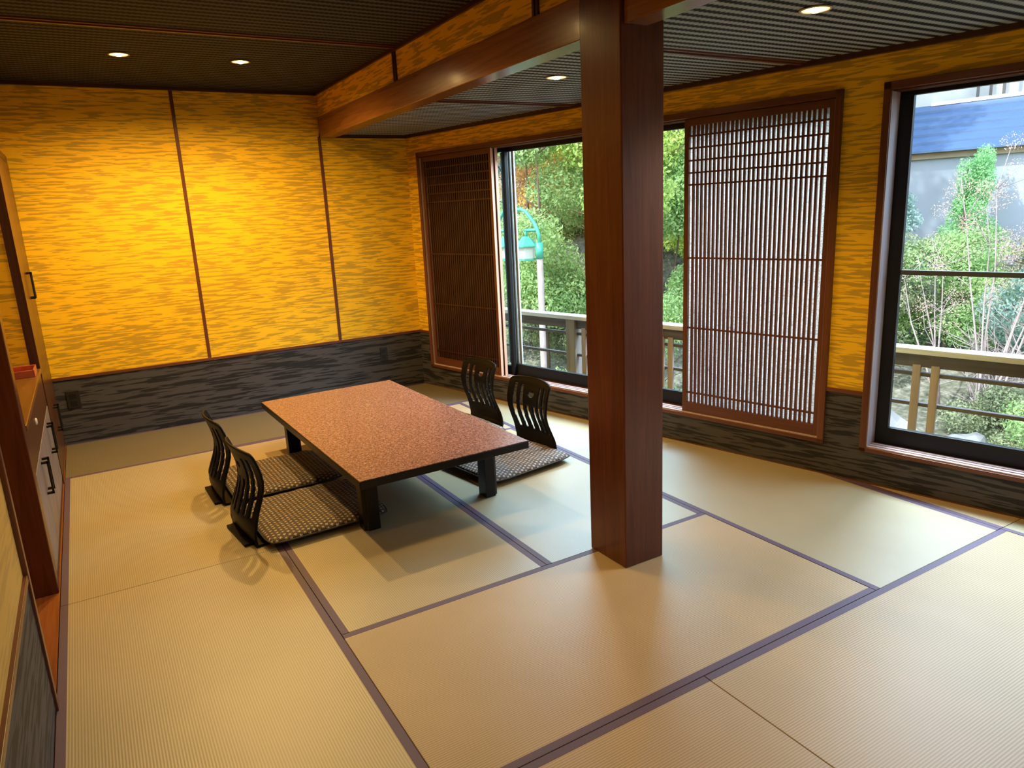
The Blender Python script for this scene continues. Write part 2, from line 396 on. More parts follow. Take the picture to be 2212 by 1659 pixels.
# right wall (local: x along the wall, y outward)
F1 = (.150, 3.655, .175, 2.0); F2 = (3.845, 6.75, .175, 2.0)
SE = 8.9
def wall_strips(z0, z1, d0, d1, mb):
    # solid strips of wall between z0..z1 leaving out both openings
    for s0, s1 in ((-.05, F1[0]+.01), (F1[1]-.01, F2[0]+.01), (F2[1]-.01, SE)):
        mb.box(s0, s1, d0, d1, z0, z1)
mb = MB(); wall_strips(F1[2]+.01, F1[3]-.01, 0, .15, mb); mb.box(-.05, SE, 0, .15, F1[3]-.01, ZC); mb.box(-.05, SE, 0, .15, -.3, F1[2]+.01)
wr = struct(mb.build('wall_right', M['gold'])); wr.location = WA; wr.rotation_euler.z = WROT
def inwall(o): o.location = WA; o.rotation_euler.z = WROT; return struct(o)
mb = MB(); mb.box(0, SE, -.006, .004, -.035, F1[2]); wall_strips(F1[2], .475, -.006, .004, mb)
inwall(mb.build('trim_11', M['dark']))
mb = MB(); wall_strips(.472, .494, -.012, .004, mb); inwall(mb.build('trim_12', M['woodx'], bevel=.002))
inwall(B(0, SE, -.03, .004, ZR-.025, ZR+.01).build('trim_13', M['darkx']))
inwall(B(0, SE, -.011, .004, -.035, .006).build('baseboard_right', M['woodx']))

# ceilings
struct(MB().prism([(-1.3, YF), (XB+.05, YF), (XB+.05, YB), (-1.3, YB)], ZL, ZL+.08).build('ceiling', M['ceiling_shaded']))
struct(MB().prism([(XB+.02, YF), (wx(YF)+.1, YF), (wx(YB)+.1, YB), (XB+.02, YB)], ZR, ZR+.08).build('ceiling_low', M['ceiling']))
struct(MB().prism([(-1.5, YF-.12), (wx(YF)+.3, YF-.12), (wx(YB)+.3, YB+.12), (-1.5, YB+.12)], ZC, ZC+.1).build('ceiling_roof_slab', M['darkx']))  # unseen slab added over the ceilings to block the sun
def batten(x0, x1, y, z, cl=False):
    for k, (a, b, h) in enumerate(((-.022, -.004, .008), (.002, .020, .014))):
        P = [(x0, y+a), (x1, y+a), (x1, y+b), (x0, y+b)]
        if cl: P = clip(P, lambda p: wx(p[1])-.03-p[0])
        mbb.prism(P, z-h, z+.004)
i = 14
for y in (-.4, 1.13, 2.68, 4.24):
    mbb = MB(); batten(XL-.3, XB, y, ZL); struct(mbb.build('trim_%d' % i, M['woodx'], bevel=.001)); i += 1
for y in (-.5, 1.03, 2.56, 4.07):
    mbb = MB(); batten(XB+.1, 5, y, ZR, True); struct(mbb.build('trim_%d' % i, M['woodx'], bevel=.001)); i += 1
struct(B(XL-.03, XL+.022, YF, YB, ZL-.025, ZL+.01).build('trim_%d' % i, M['darky'])); i += 1

# beam and the papered band above it, interrupted by the pillar
def beam_part(y0, y1, lab):
    e = empty('ceiling_beam', (XB, (y0+y1)/2, 2.125)); L = (y1-y0)/2
    B(0, .11, -L, L, 0, .158).build('beam_body', M['beam'], e, .003)
    tag(e, lab, 'beam', 'orange-brown beams meeting the square pillar')
beam_part(2.405, YB-.01, 'long orange-brown beam running from the back wall to the pillar')
beam_part(YF+.02, 2.158, 'short stretch of orange-brown beam in front of the pillar top')
struct(B(XB+.012, XB+.10, YF, 2.155, 2.283, ZC).build('wall_band_near', M['gold']))
struct(B(XB+.012, XB+.10, 2.405, YB, 2.283, ZC).build('wall_band_far', M['gold']))
struct(B(XB-.004, XB+.03, 2.405, YB, ZL-.022, ZL+.01).build('trim_%d' % i, M['darky'])); i += 1
for y in (4.29, 2.735):
    struct(MB().box(XB+.002, XB+.02, y-.022, y-.006, 2.283, ZL-.02).box(XB+.002, XB+.02, y+.006, y+.022, 2.283, ZL-.02)
           .box(XB+.008, XB+.02, y-.006, y+.006, 2.283, ZL-.02).build('trim_%d' % i, M['darkz'])); i += 1
p = empty('square_pillar', (1.8785, 2.282, 0))
B(-.1035, .1035, -.122, .122, 0, ZL-.003).build('shaft', M['pillar'], p, .005)
tag(p, 'reddish-brown polished square pillar standing in the middle of the room', 'pillar')

# ------------------------------------------------------------------ windows
def window(n, s0, s1, z0, z1):
    e = empty('window_%d' % n, WA, WROT); struct(e)
    fw = .034
    B(s0, s0+fw, -.018, .15, z0, z1).build('jamb', M['woodz'], e, .002)
    B(s1-fw, s1, -.018, .15, z0, z1).build('jamb', M['woodz'], e, .002)
    # head and sill with sliding tracks
    hd = MB().box(s0, s1, -.018, .15, z1-fw, z1)
    for k in range(3): hd.box(s0+fw, s1-fw, .012+.03*k, .020+.03*k, z1-fw-.008, z1-fw+.001)
    hd.build('head', M['woodx'], e, .001)
    sl = MB().box(s0, s1, -.018, .15, z0, z0+.022)
    sl.build('sill', M['woodx'], e, .001)
    for k in range(3): B(s0+fw, s1-fw, -.008+.032*k, .012+.032*k, z0+.021, z0+.030).build('track', M['track_lit_jamb'], e, .001)
    B(s0+fw, s0+fw+.003, -.010, .095, z0+.03, z1-fw-.008).build('jamb_lit_face', M['track_lit_jamb'], e)  # added thin board, sky light on the jamb face put into its colour
    B(s1-fw-.003, s1-fw, -.010, .095, z0+.03, z1-fw-.008).build('jamb_lit_face', M['track_lit_jamb'], e)
    return e
def bars(e, name, mat, L, bevel=.002):
    mb = MB()
    for q in L: mb.box(*q)
    return mb.build(name, mat, e, bevel)
def sash(e, s0, s1, d, zb, zt, bot, stile, mid=None, mat='alu_dark'):
    B(s0, s1, d, d+.03, zb, zb+bot).build('sash_rail', M[mat], e, .002)
    B(s0, s1, d, d+.03, zt-.035, zt).build('sash_rail', M[mat], e, .002)
    B(s0, s0+stile[0], d, d+.03, zb+bot, zt-.035).build('sash_stile', M[mat], e, .002)
    B(s1-stile[1], s1, d, d+.03, zb+bot, zt-.035).build('sash_stile', M[mat], e, .002)
    if mid: B(s0+stile[0], s1-stile[1], d+.004, d+.026, mid-.012, mid+.012).build('sash_bar', M['alu_grey'], e, .001)
    B(s0+stile[0], s1-stile[1], d+.013, d+.017, zb+bot, zt-.035).build('glass_pane', M['glass'], e)
w1 = window(1, *F1)
# two sliding sashes: the left one farther out
sash(w1, .184, 1.108, .095, .20, 1.965, .075, (.04, .035))
sash(w1, 1.06, 2.75, .125, .20, 1.965, .088, (.018, .03))
sash(w1, 2.70, 3.621, .095, .20, 1.965, .075, (.04, .04))
bars(w1, 'weather_strip', M['alu_grey'], [(1.025, 1.06, .128, .140, .288, 1.93)])
bars(w1, 'outer_screen_frame', M['alu_light'], [(1.050, 1.068, .160, .178, .20, 1.96), (1.076, 1.096, .158, .176, .20, 1.96), (1.106, 1.132, .165, .180, .20, 1.96)])
w2 = window(2, *F2)
sash(w2, 3.88, 5.32, .100, .20, 1.975, .092, (.062, .05), 1.105)
sash(w2, 5.28, 6.715, .128, .20, 1.975, .092, (.062, .05), 1.105)

# sliding lattice screens
def shoji(s0, s1, d, z0, z1, nsl, km='kumiko', rs='woodz'):
    e = empty('lattice_screen', W((s0+s1)/2, d, z0), WROT); h = (s1-s0)/2; H = z1-z0
    B(-h, -h+.030, 0, .026, 0, H).build('stile', M['woodz'], e, .0015)
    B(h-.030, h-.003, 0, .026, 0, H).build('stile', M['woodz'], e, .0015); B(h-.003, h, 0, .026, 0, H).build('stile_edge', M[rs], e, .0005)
    B(-h+.030, h-.030, 0, .026, 0, .062).build('bottom_rail', M['woodx'], e, .0015)
    B(-h+.030, h-.030, 0, .026, H-.038, H).build('top_rail', M['woodx'], e, .0015)
    a, b = -h+.030, h-.030; mb = MB(); p = (b-a)/(nsl+1)
    for k in range(nsl):
        x = a+p*(k+1); mb.box(x-.0062, x+.0062, .006, .020, .060, H-.036)
    mb.build('lattice_uprights', M[km], e)
    for z in (1.868, 1.800, 1.731, 1.662, 1.594, 1.168, .742, .330):
        B(a, b, .0045, .018, z-z0-.005, z-z0+.005).build('crossbar', M[km], e)
    B(a, b, .0205, .0215, .060, H-.036).build('paper', M['paper'], e)
    return e
s = shoji(2.745, 3.617, .002, .205, 1.962, 29); tag(s, 'sliding lattice screen with light paper between the pillar and the right window', 'lattice screen')
s = shoji(.190, 1.055, .002, .205, 1.962, 29, 'kumiko_shaded', 'stile_daylit'); tag(s, 'dark sliding lattice screen in the far corner left of the open window', 'lattice screen')
s = shoji(.215, 1.068, .034, .205, 1.962, 29, 'kumiko_shaded', 'stile_daylit'); tag(s, 'second lattice screen stacked close behind the dark one in the far corner, edge showing', 'lattice screen')

# ------------------------------------------------------------------ built-ins on the left wall
def handle(x, y, z0, z1, parent):
    MB().box(x, x+.030, y-.006, y+.006, z1-.011, z1).box(x, x+.030, y-.006, y+.006, z0, z0+.011).box(x+.021, x+.030, y-.006, y+.006, z0, z1).build('handle', M['black_metal'], parent, .001)
# corner post in front of the alcove
p = empty('alcove_post', (-.3535, 3.458, -.002)); B(-.0485, .0485, -.048, .048, 0, 2.02).build('shaft', M['darkz2'] if 'darkz2' in M else M['pillar'], p, .004)
tag(p, 'dark red-brown post standing on the wood sill at the left edge', 'post')
# tall cupboard in the corner
YC0, YC1 = 5.0, YB-.014; c = empty('tall_cupboard', (XL, (YC0+YC1)/2, -.002)); tag(c, 'tall narrow wooden cupboard in the left back corner with black handles', 'cupboard')
hh = (YC1-YC0)/2
MB().box(-.60, -.02, -hh, hh, .0, 2.0).box(-.02, -.001, -hh, -hh+.035, 0, 2.0).box(-.02, -.001, -hh+.035, hh, .655, .70).box(-.02, -.001, -hh+.035, hh, 1.955, 2.0).box(-.02, -.001, -hh+.035, hh, 0, .05).build('carcass', M['cab'], c, .002)
for k in range(2):
    y0 = -hh+.037+k*(2*hh-.037)/2; y1 = y0+(2*hh-.037)/2-.003
    for (z0, z1, hz) in ((.705, 1.95, 1.10), (.053, .652, .23)):
        d = MB().box(-.018, 0.0, y0, y1, z0, z1).build('door', M['cab'], c, .002)
        handle(0.0, (y1-.04) if k == 0 else (y0+.04), hz, hz+.165, d)
B(-.62, -.0005, -hh-.004, -hh, .72, 2.0).build('side_panel', M['gold'], c)
B(-.045, .002, -hh-.006, -hh+.002, .0, 2.0).build('edge_post', M['darkz'], c, .001)
# low cabinet with the counter
YL0, YL1 = 3.51, 4.985; c = empty('low_cabinet', (XL, (YL0+YL1)/2, -.002)); tag(c, 'low alcove cabinet with pale grey doors and a black handle', 'cabinet'); hh = (YL1-YL0)/2
MB().box(-.60, -.022, -hh, hh, 0, .70).box(-.022, -.003, -hh, hh, 0, .045).build('carcass', M['cab'], c, .002)
B(-.021, -.002, -hh, hh, .505, .70).build('drawer_panel', M['cab'], c, .002)
MB().lathe([(.0, .006), (.012, .006), (.016, .003), (.018, 0)], 20).build('cable_grommet', M['alu_light'], c).matrix_local = Matrix.Translation((-.002, -.2, .62)) @ Matrix.Rotation(PI/2, 4, 'Y')
nd = 4
for k in range(nd):
    y0 = -hh+2*hh*k/nd+.002; y1 = -hh+2*hh*(k+1)/nd-.002
    d = B(-.020, -.001, y0, y1, .048, .50).build('door', M['grey_door'], c, .002)
    handle(-.001, (y1-.035) if k % 2 == 0 else (y0+.035), .31, .47, d)
t = B(XL-.62, XL+.004, YL0, YL1, .70, .725).build('alcove_counter', M['shelf'], bevel=.003); tag(t, 'orange-brown wooden counter board across the alcove on the left', 'counter')
t = empty('serving_tray', (XL-.085, 4.80, .725)); tag(t, 'small reddish lacquered tray resting on the alcove counter at the left', 'tray')
B(-.075, .075, -.10, .10, 0, .010).build('tray_base', M['red_lac'], t, .002)
MB().box(-.075, -.067, -.10, .10, .008, .040).box(.067, .075, -.10, .10, .008, .040).box(-.067, .067, -.10, -.092, .008, .040).box(-.067, .067, .092, .10, .008, .040).build('tray_rim', M['red_lac'], t, .002)

# outlets on the back wall
def outlet(x, z, w, h, lab):
    e = empty('wall_outlet', (x, YB-.006, z)); tag(e, lab, 'outlet')
    B(-w/2, w/2, -.008, 0, -h/2, h/2).build('cover_plate', M['plate'], e, .002)
    MB().box(-w/4, w/4, -.0105, -.007, .008, h/2-.018).box(-w/4, w/4, -.0105, -.007, -h/2+.018, -.008).build('socket', M['black_metal'], e, .001)
outlet(-.20, .325, .085, .125, 'dark wall outlet on the charcoal wainscot near the cupboard')
outlet(2.16, .325, .06, .115, 'dark wall outlet on the charcoal wainscot near the far corner')

# ------------------------------------------------------------------ low table
t = empty('low_table', (1.3525, 3.898, .0008), math.radians(1.3)); tag(t, 'low rectangular table with speckled red-brown top and black lacquer legs', 'table')
tw, tl, zt = .457, .915, .345
B(-tw, tw, -tl, tl, zt-.042, zt-.003).build('edge_band', M['lacquer'], t, .004)
B(-tw+.003, tw-.003, -tl+.003, tl-.003, zt-.0035, zt).build('tabletop', M['top'], t, .001)
for sx in (-1, 1):
    for sy in (-1, 1):
        x0 = sx*(tw-.115); y0 = sy*(tl-.245)
        mb = MB(); a, b = .040, .036     # leg slightly tapered with a notched outer corner
        mb.prism([(x0-a*sx, y0-a*sy), (x0+a*sx, y0-a*sy), (x0+a*sx, y0+.02*sy), (x0+.026*sx, y0+.026*sy), (x0+.02*sx, y0+a*sy), (x0-a*sx, y0+a*sy)], 0, zt-.04)
        mb.build('leg', M['lacquer'], t, .002)
for sx in (-1, 1): B(sx*(tw-.115)-.012, sx*(tw-.115)+.012, -tl+.285, tl-.285, zt-.10, zt-.04).build('apron', M['lacquer'], t, .001)
for sy in (-1, 1): B(-tw+.155, tw-.155, sy*(tl-.245)-.012, sy*(tl-.245)+.012, zt-.10, zt-.04).build('apron', M['lacquer'], t, .001)

# ------------------------------------------------------------------ legless chairs (local: sitter faces +X, back at the origin)
def make_chair():
    root = empty('legless_chair')
    W2 = .198
    prof = [(.004, .012), (.000, .04), (.004, .075), (.016, .12), (.032, .165), (.052, .215), (.066, .265), (.069, .31), (.065, .35), (.054, .395), (.040, .435), (.027, .462)]
    # resample profile
    P = []
    for i in range(len(prof)-1):
        for k in range(7):
            t = k/7; P.append((prof[i][0]*(1-t)+prof[i+1][0]*t, prof[i][1]*(1-t)+prof[i+1][1]*t))
    P.append(prof[-1]); nz = len(P); nx = 120
    def halfw(z):
        # outline: wide foot, slight waist, wide rounded shoulders
        w = W2
        if z > .10: w = W2-.012*math.sin(min(1, (z-.10)/.22)*PI)
        if z > .432: w -= .020*((z-.432)/.030)**3
        return w
    slots = [(-.142, .135, .425), (-.088, .130, .418), (-.032, .125, .300), (.032, .125, .300), (.088, .130, .418), (.142, .135, .425)]
    def is_hole(u, z):
        for c, z0, z1 in slots:
            hw = .0125+.004*max(0, 1-abs(z-(z0+z1)/2)/((z1-z0)/2))
            if z0 < z < z1 and abs(u-c) < hw: return True
        # round grip with a cusp at the bottom
        if (u/.030)**2+((z-.372)/.021)**2 < 1 and not (abs(u) < .012 and z > .384): return True
        return False
    vs = []; idx = {}
    for j in range(nz):
        x, z = P[j]
        topcurve = .014*(1-0)  # crown of the top edge
        for i in range(nx+1):
            q = -1+2*i/nx; hw = halfw(z); u = q*hw
            dx = -.036*(1-q*q)*min(1, max(0, (z-.02)/.10)) - 0.0
            zz = z + (.012*(1-q*q) if z > .40 else 0)*((z-.40)/.062 if z > .40 else 0)
            vs.append((x+dx, u, zz)); idx[(i, j)] = len(vs)-1
    fs = []
    for j in range(nz-1):
        for i in range(nx):
            a = vs[idx[(i, j)]]; b = vs[idx[(i+1, j+1)]]
            if is_hole((a[1]+b[1])/2, (P[j][1]+P[j+1][1])/2): continue
            fs.append((idx[(i, j)], idx[(i+1, j)], idx[(i+1, j+1)], idx[(i, j+1)]))
    mb = MB(); mb.add(vs, fs); o = mb.build('backrest', M['ply'], root, smooth=True)
    so = o.modifiers.new('solid', 'SOLIDIFY'); so.thickness = .011; so.offset = 0
    # seat board: floor plate with a foot reaching back
    MB().prism([(-.042, -.15), (.0, -.15), (.0, -.2), (.43, -.2), (.46, -.17), (.46, .17), (.43, .2), (.0, .2), (.0, .15), (-.042, .15)], .0005, .014).build('seat_board', M['ply'], root, .002)
    return root
def make_cushion():
    # soft square pad with a pinched edge
    n = 36; a = .305; b = .30; vs = []; fs = []
    def zt(u, v):
        e = max(abs(u), abs(v)); k = (1-e**6)
        c = (1-abs(u)**8)*(1-abs(v)**8)
        return .020+.026*c**.5
    def xy(u, v):
        # rounded corner mapping
        r = .10; x, y = u*a, v*b
        cx, cy = abs(u)*a-(a-r), abs(v)*b-(b-r)
        if cx > 0 and cy > 0:
            l = math.hypot(cx, cy); m = max(cx, cy); f = m/l if l > 0 else 1
            f = 1-(1-f)*.55
            x = math.copysign(a-r+cx*f, u); y = math.copysign(b-r+cy*f, v)
        return x, y
    for side in (0, 1):
        for i in range(n+1):
            for j in range(n+1):
                u = -1+2*i/n; v = -1+2*j/n; u = math.copysign(1-(1-abs(u))**1.3, u); v = math.copysign(1-(1-abs(v))**1.3, v)
                x, y = xy(u, v); h = zt(u, v)
                wr = .0015*math.sin(x*60+y*23)+.001*math.sin(y*75-x*31)
                vs.append((x, y, (h+wr if side else max(.002, .020-(h-.020)*.7))))
    k = (n+1)**2
    for side in (0, 1):
        for i in range(n):
            for j in range(n):
                q = (side*k+i*(n+1)+j, side*k+(i+1)*(n+1)+j, side*k+(i+1)*(n+1)+j+1, side*k+i*(n+1)+j+1)
                fs.append(q)
    mb = MB(); mb.add(vs, fs); o = mb.build('floor_cushion', M['cushion'], smooth=True)
    bm = bmesh.new(); bm.from_mesh(o.data); bmesh.ops.remove_doubles(bm, verts=bm.verts, dist=.0015); bmesh.ops.recalc_face_normals(bm, faces=bm.faces); bm.to_mesh(o.data); bm.free()
    # corded seam
    L = []
    for t in range(0, 4*24):
        e, f = divmod(t, 24); f = -1+2*f/24
        u, v = ((f, -1), (1, f), (-f, 1), (-1, -f))[e]; x, y = xy(u, v); L.append((x*1.004, y*1.004, .020))
    L.append(L[0])
    s = MB().tube(L, .0042, 6).build('corded_seam', M['cush_side'], o, smooth=True)
    return o
ch = make_chair()
CH = [((.480, 3.525, .0008), 6, 'black legless chair at the left near corner of the table', 0),
      ((.458, 4.175, .0008), 1.5, 'black legless chair on the left side of the table, farther from the pillar', 0),
      ((2.318, 3.70, .0008), 186, 'black legless chair on the window side nearest the pillar', 1),
      ((2.362, 4.44, .0008), 186.5, 'black legless chair on the window side nearest the far corner', 1)]
for k, (loc, rz, lab, side) in enumerate(CH):
    o = ch if k == 0 else dup(ch)
    o.location = loc; o.rotation_euler = (0, 0, math.radians(rz)); tag(o, lab, 'chair', 'legless chairs around the low table')
cu = make_cushion()
CU = [((.835, 3.555, .0155), 3, 'brown patterned floor cushion at the left near corner of the table'),
      ((.820, 4.22, .0155), 1, 'brown patterned floor cushion on the left, half hidden behind the nearest one'),
      ((2.025, 3.625, .0155), 186+3, 'pale-looking patterned floor cushion on the window side nearest the pillar'),
      ((2.01, 4.36, .0155), 184, 'patterned floor cushion on the window side near the far corner')]
for k, (loc, rz, lab) in enumerate(CU):
    o = cu if k == 0 else dup(cu)
    o.location = loc; o.rotation_euler = (0, 0, math.radians(rz)); tag(o, lab, 'cushion', 'floor cushions on the legless chairs')

# ------------------------------------------------------------------ downlights
def downlight():
    e = empty('downlight')
    MB().lathe([(.049, 0), (.056, -.002), (.058, -.005), (.050, -.007), (.047, -.004)], 40).build('trim_ring', M['ring'], e, smooth=True)
    MB().lathe([(.0, -.001), (.030, -.0015), (.048, -.004)], 40).build('reflector', M['reflector'], e, smooth=True)
    MB().lathe([(.0, -.014), (.012, -.013), (.019, -.009), (.022, -.002)], 28).build('bulb', M['bulb'], e, smooth=True)
    return e
dl = downlight(); first = True
LD = [((1.063, 3.379), ZL, 'downlight in the high ceiling at the top edge, nearest the beam'), ((.377, 4.91), ZL, 'leftmost downlight in front of the gold back wall'),
      ((1.044, 4.92), ZL, 'downlight in front of the back wall, second from the left'), ((2.252, 3.254), ZR, 'downlight in the low ceiling just left of the pillar'),
      ((2.424, 1.85), ZR, 'downlight in the low ceiling right of the pillar, brightest of the low ones'),
      ((.377, 3.38), ZL, 'downlight above the left foreground, outside the photo frame'), ((.377, 1.85), ZL, None), ((1.05, 1.85), ZL, None),
      ((.377, .3), ZL, None), ((1.05, .3), ZL, None), ((2.6, .3), ZR, None), ((1.05, -1.2), ZL, None), ((2.8, -1.2), ZR, None)]
for k, ((x, y), z, lab) in enumerate(LD[:5]):
    o = dl if k == 0 else dup(dl)
    o.location = (x, y, z)
    tag(o, lab, 'downlight', 'round recessed ceiling downlights')
WARM = (1.0, .64, .22)
def spot(x, y, z, power, ang=166, blend=.9, col=WARM, r=.028):
    l = bpy.data.lights.new('downlight_lamp', 'SPOT'); l.energy = power; l.color = col; l.spot_size = math.radians(ang); l.spot_blend = blend; l.shadow_soft_size = r
    o = bpy.data.objects.new('downlight_lamp', l); COL.objects.link(o); o.location = (x, y, z-.035)
for k, ((x, y), z, lab) in enumerate(LD):
    spot(x, y, z, ang=(128 if k in (3, 4) else 166), power={0: 32, 1: 135, 2: 135, 3: 32, 4: 52, 5: 28}.get(k, 11 if z == ZL else 9))

# ------------------------------------------------------------------ outside
def outw(o): o.location = WA; o.rotation_euler.z = WROT; return o
# balcony edge
struct(outw(B(-6, 10, .15, .93, -.22, -.10).build('balcony_floor', M['rail_wood'])))
r = empty('balcony_railing', W(0, .8, -.10), WROT); tag(r, 'weathered wooden balcony railing with brightly lit top rail outside both windows', 'railing')
def zz(z): return z+.10
B(-6, 10, -.055, .055, zz(.565), zz(.60)).build('top_rail', M['rail_top'], r, .004)
B(-6, 10, -.02, .02, zz(.485), zz(.565)).build('apron_rail', M['rail_wood'], r, .003)
for z in (.440, .255): B(-6, 10, -.015, .015, zz(z)-.011, zz(z)+.011).build('mid_rail', M['rail_wood'], r, .002)
for s_ in (-4.2, -1.55, 1.13, 5.75, 8.4): B(s_-.05, s_+.05, -.045, .045, 0, zz(.567)).build('post', M['rail_postm'], r, .004)
for s_ in (-1.35, -1.19, 1.265, 1.345, 1.50, 1.58, 1.78, 1.86, 2.055, 2.135, 2.34, 2.42, 2.7, 2.78, 3.855, 3.955, 6.1, 6.2): B(s_-.022, s_+.022, -.03, -.008, 0, zz(.50)).build('picket', M['picket'], r, .002)
# street lamp
sl = empty('street_lamp', W(-1.86, 3.5, -4.0), WROT); tag(sl, 'green street lamp with a hanging lantern on a pale post outside the left window', 'street lamp')
def zl(z): return z+4.0
MB().tube([(0, 0, 0), (0, 0, zl(.86))], .046, 14).build('post', M['lamp_post'], sl, smooth=True)
MB().tube([(0, 0, zl(.82)), (0, 0, zl(1.04))], .054, 14).build('collar', M['lamp_green'], sl, smooth=True)
MB().tube([(0, 0, zl(1.0)), (0, 0, zl(1.14)), (-.035, 0, zl(1.23)), (-.10, 0, zl(1.33)), (-.25, 0, zl(1.475)), (-.33, 0, zl(1.50)), (-.62, 0, zl(1.50)), (-.70, 0, zl(1.475)), (-.86, 0, zl(1.30)), (-.93, 0, zl(1.2))], .026, 10).build('bracket', M['lamp_green'], sl, smooth=True)
MB().tube([(-.02, 0, zl(1.215)), (-.28, 0, zl(1.21))], .022, 8).tube([(-.255, 0, zl(1.23)), (-.255, 0, zl(1.10))], .018, 8).build('arm', M['lamp_green'], sl, smooth=True)
MB().tube([(-.9, 0, zl(1.215)), (-.64, 0, zl(1.21))], .022, 8).tube([(-.66, 0, zl(1.23)), (-.66, 0, zl(1.10))], .018, 8).build('arm', M['lamp_green'], sl, smooth=True)
for xc in (-.255, -.66):
    ln = MB().lathe([(.045, zl(1.13)), (.06, zl(1.12)), (.175, zl(1.0)), (.175, zl(.985)), (.0, zl(.985))], 6, (xc, 0, 0)).build('lantern_roof', M['lamp_green'], sl)
    MB().lathe([(.125, zl(.985)), (.115, zl(.82))], 6, (xc, 0, 0)).build('lantern_glass', M['lamp_glass'], ln)
    MB().lathe([(.0, zl(.822)), (.14, zl(.822)), (.14, zl(.795)), (.0, zl(.78))], 6, (xc, 0, 0)).build('lantern_base', M['lamp_green'], ln)

# ground rising away from the house (local wall frame)
def gz(s, d):
    t = max(0, d-9.5); u = max(0, -s-1.5)
    a = min(1, u/3.0)
    left = -3.6+.62*max(0, d-5.5)*1.1
    right = -2.3+.50*min(t, 4)
    return left*a+right*(1-a)+.18*math.sin(s*1.3)*math.sin(d*.9)
n1, n2 = 70, 50; vs = []; fs = []
for i in range(n1+1):
    for j in range(n2+1):
        s_ = -34+60*i/n1; d_ = 1.0+29*j/n2; vs.append((s_, d_, gz(s_, d_)))
for i in range(n1):
    for j in range(n2): a = i*(n2+1)+j; fs.append((a, a+n2+1, a+n2+2, a+1))
mb = MB(); mb.add(vs, fs); g = struct(outw(mb.build('ground', M['ground'], smooth=True)))

rng = np.random.default_rng(11)
def leaf_cloud(name, mat, blobs, n, size, parent, up=.3):
    n = int(n*1.7); size *= .72
    """leaf quads scattered through the shells of many ellipsoid blobs; blobs: (x,y,z,rx,ry,rz)"""
    bl = np.array(blobs, float); vol = bl[:, 3]*bl[:, 4]*bl[:, 5]; vol = vol**.7; pr = vol/vol.sum()
    k = rng.choice(len(bl), n, p=pr); dirs = rng.normal(size=(n, 3)); dirs /= np.linalg.norm(dirs, axis=1)[:, None]
    rad = rng.uniform(.55, 1.05, (n, 1))
    c = bl[k, :3]+dirs*bl[k, 3:6]*rad
    nr = dirs*.7+rng.normal(size=(n, 3))*.6+np.array([0, 0, up]); nr /= np.linalg.norm(nr, axis=1)[:, None]
    t = rng.normal(size=(n, 3)); t -= nr*(t*nr).sum(1)[:, None]; t /= np.linalg.norm(t, axis=1)[:, None]; b = np.cross(nr, t)
    sz = size*rng.uniform(.6, 1.4, (n, 1))
    V = np.stack([c-t*sz, c+b*sz*.45-t*sz*.1, c+t*sz, c-b*sz*.45-t*sz*.1], 1).reshape(-1, 3)
    me = bpy.data.meshes.new(name); me.vertices.add(4*n); me.vertices.foreach_set('co', V.astype(np.float32).ravel())
    me.loops.add(4*n); me.loops.foreach_set('vertex_index', np.arange(4*n, dtype=np.int32))
    me.polygons.add(n); me.polygons.foreach_set('loop_start', np.arange(0, 4*n, 4, dtype=np.int32))
    me.update(calc_edges=True); me.validate(); me.materials.append(mat)
    o = bpy.data.objects.new(name, me); COL.objects.link(o)
    if parent: o.parent = parent
    return o
LEAF = {
 'green': leaf_material('mid_green_leaves', [(.3, (.12, .24, .09)), (.5, (.34, .54, .22)), (.7, (.66, .84, .42))], 1.6),
 'bright': leaf_material('bright_yellow_green_leaves', [(.3, (.20, .36, .10)), (.5, (.50, .68, .20)), (.7, (.98, .92, .20))], 1.1),
 'teal': leaf_material('bluish_green_leaves', [(.3, (.16, .26, .24)), (.5, (.32, .50, .45)), (.7, (.60, .76, .72))], 1.6),
 'autumn': leaf_material('autumn_leaves', [(.3, (.34, .20, .14)), (.48, (.62, .42, .24)), (.58, (.98, .68, .12)), (.72, (.62, .70, .36))], 1.8),
 'yellow': leaf_material('yellow_leaves', [(.3, (.80, .60, .08)), (.6, (1.0, .90, .14))], 2.5),
 'peach': leaf_material('peach_leaves', [(.3, (.56, .38, .32)), (.6, (.95, .74, .62))], 2.5),
 'vine': leaf_material('fresh_green_leaves', [(.3, (.16, .40, .18)), (.6, (.42, .78, .40))], 2.5),
 'olive': leaf_material('olive_leaves', [(.3, (.14, .19, .12)), (.5, (.32, .40, .24)), (.7, (.66, .70, .46))], 1.6),
}
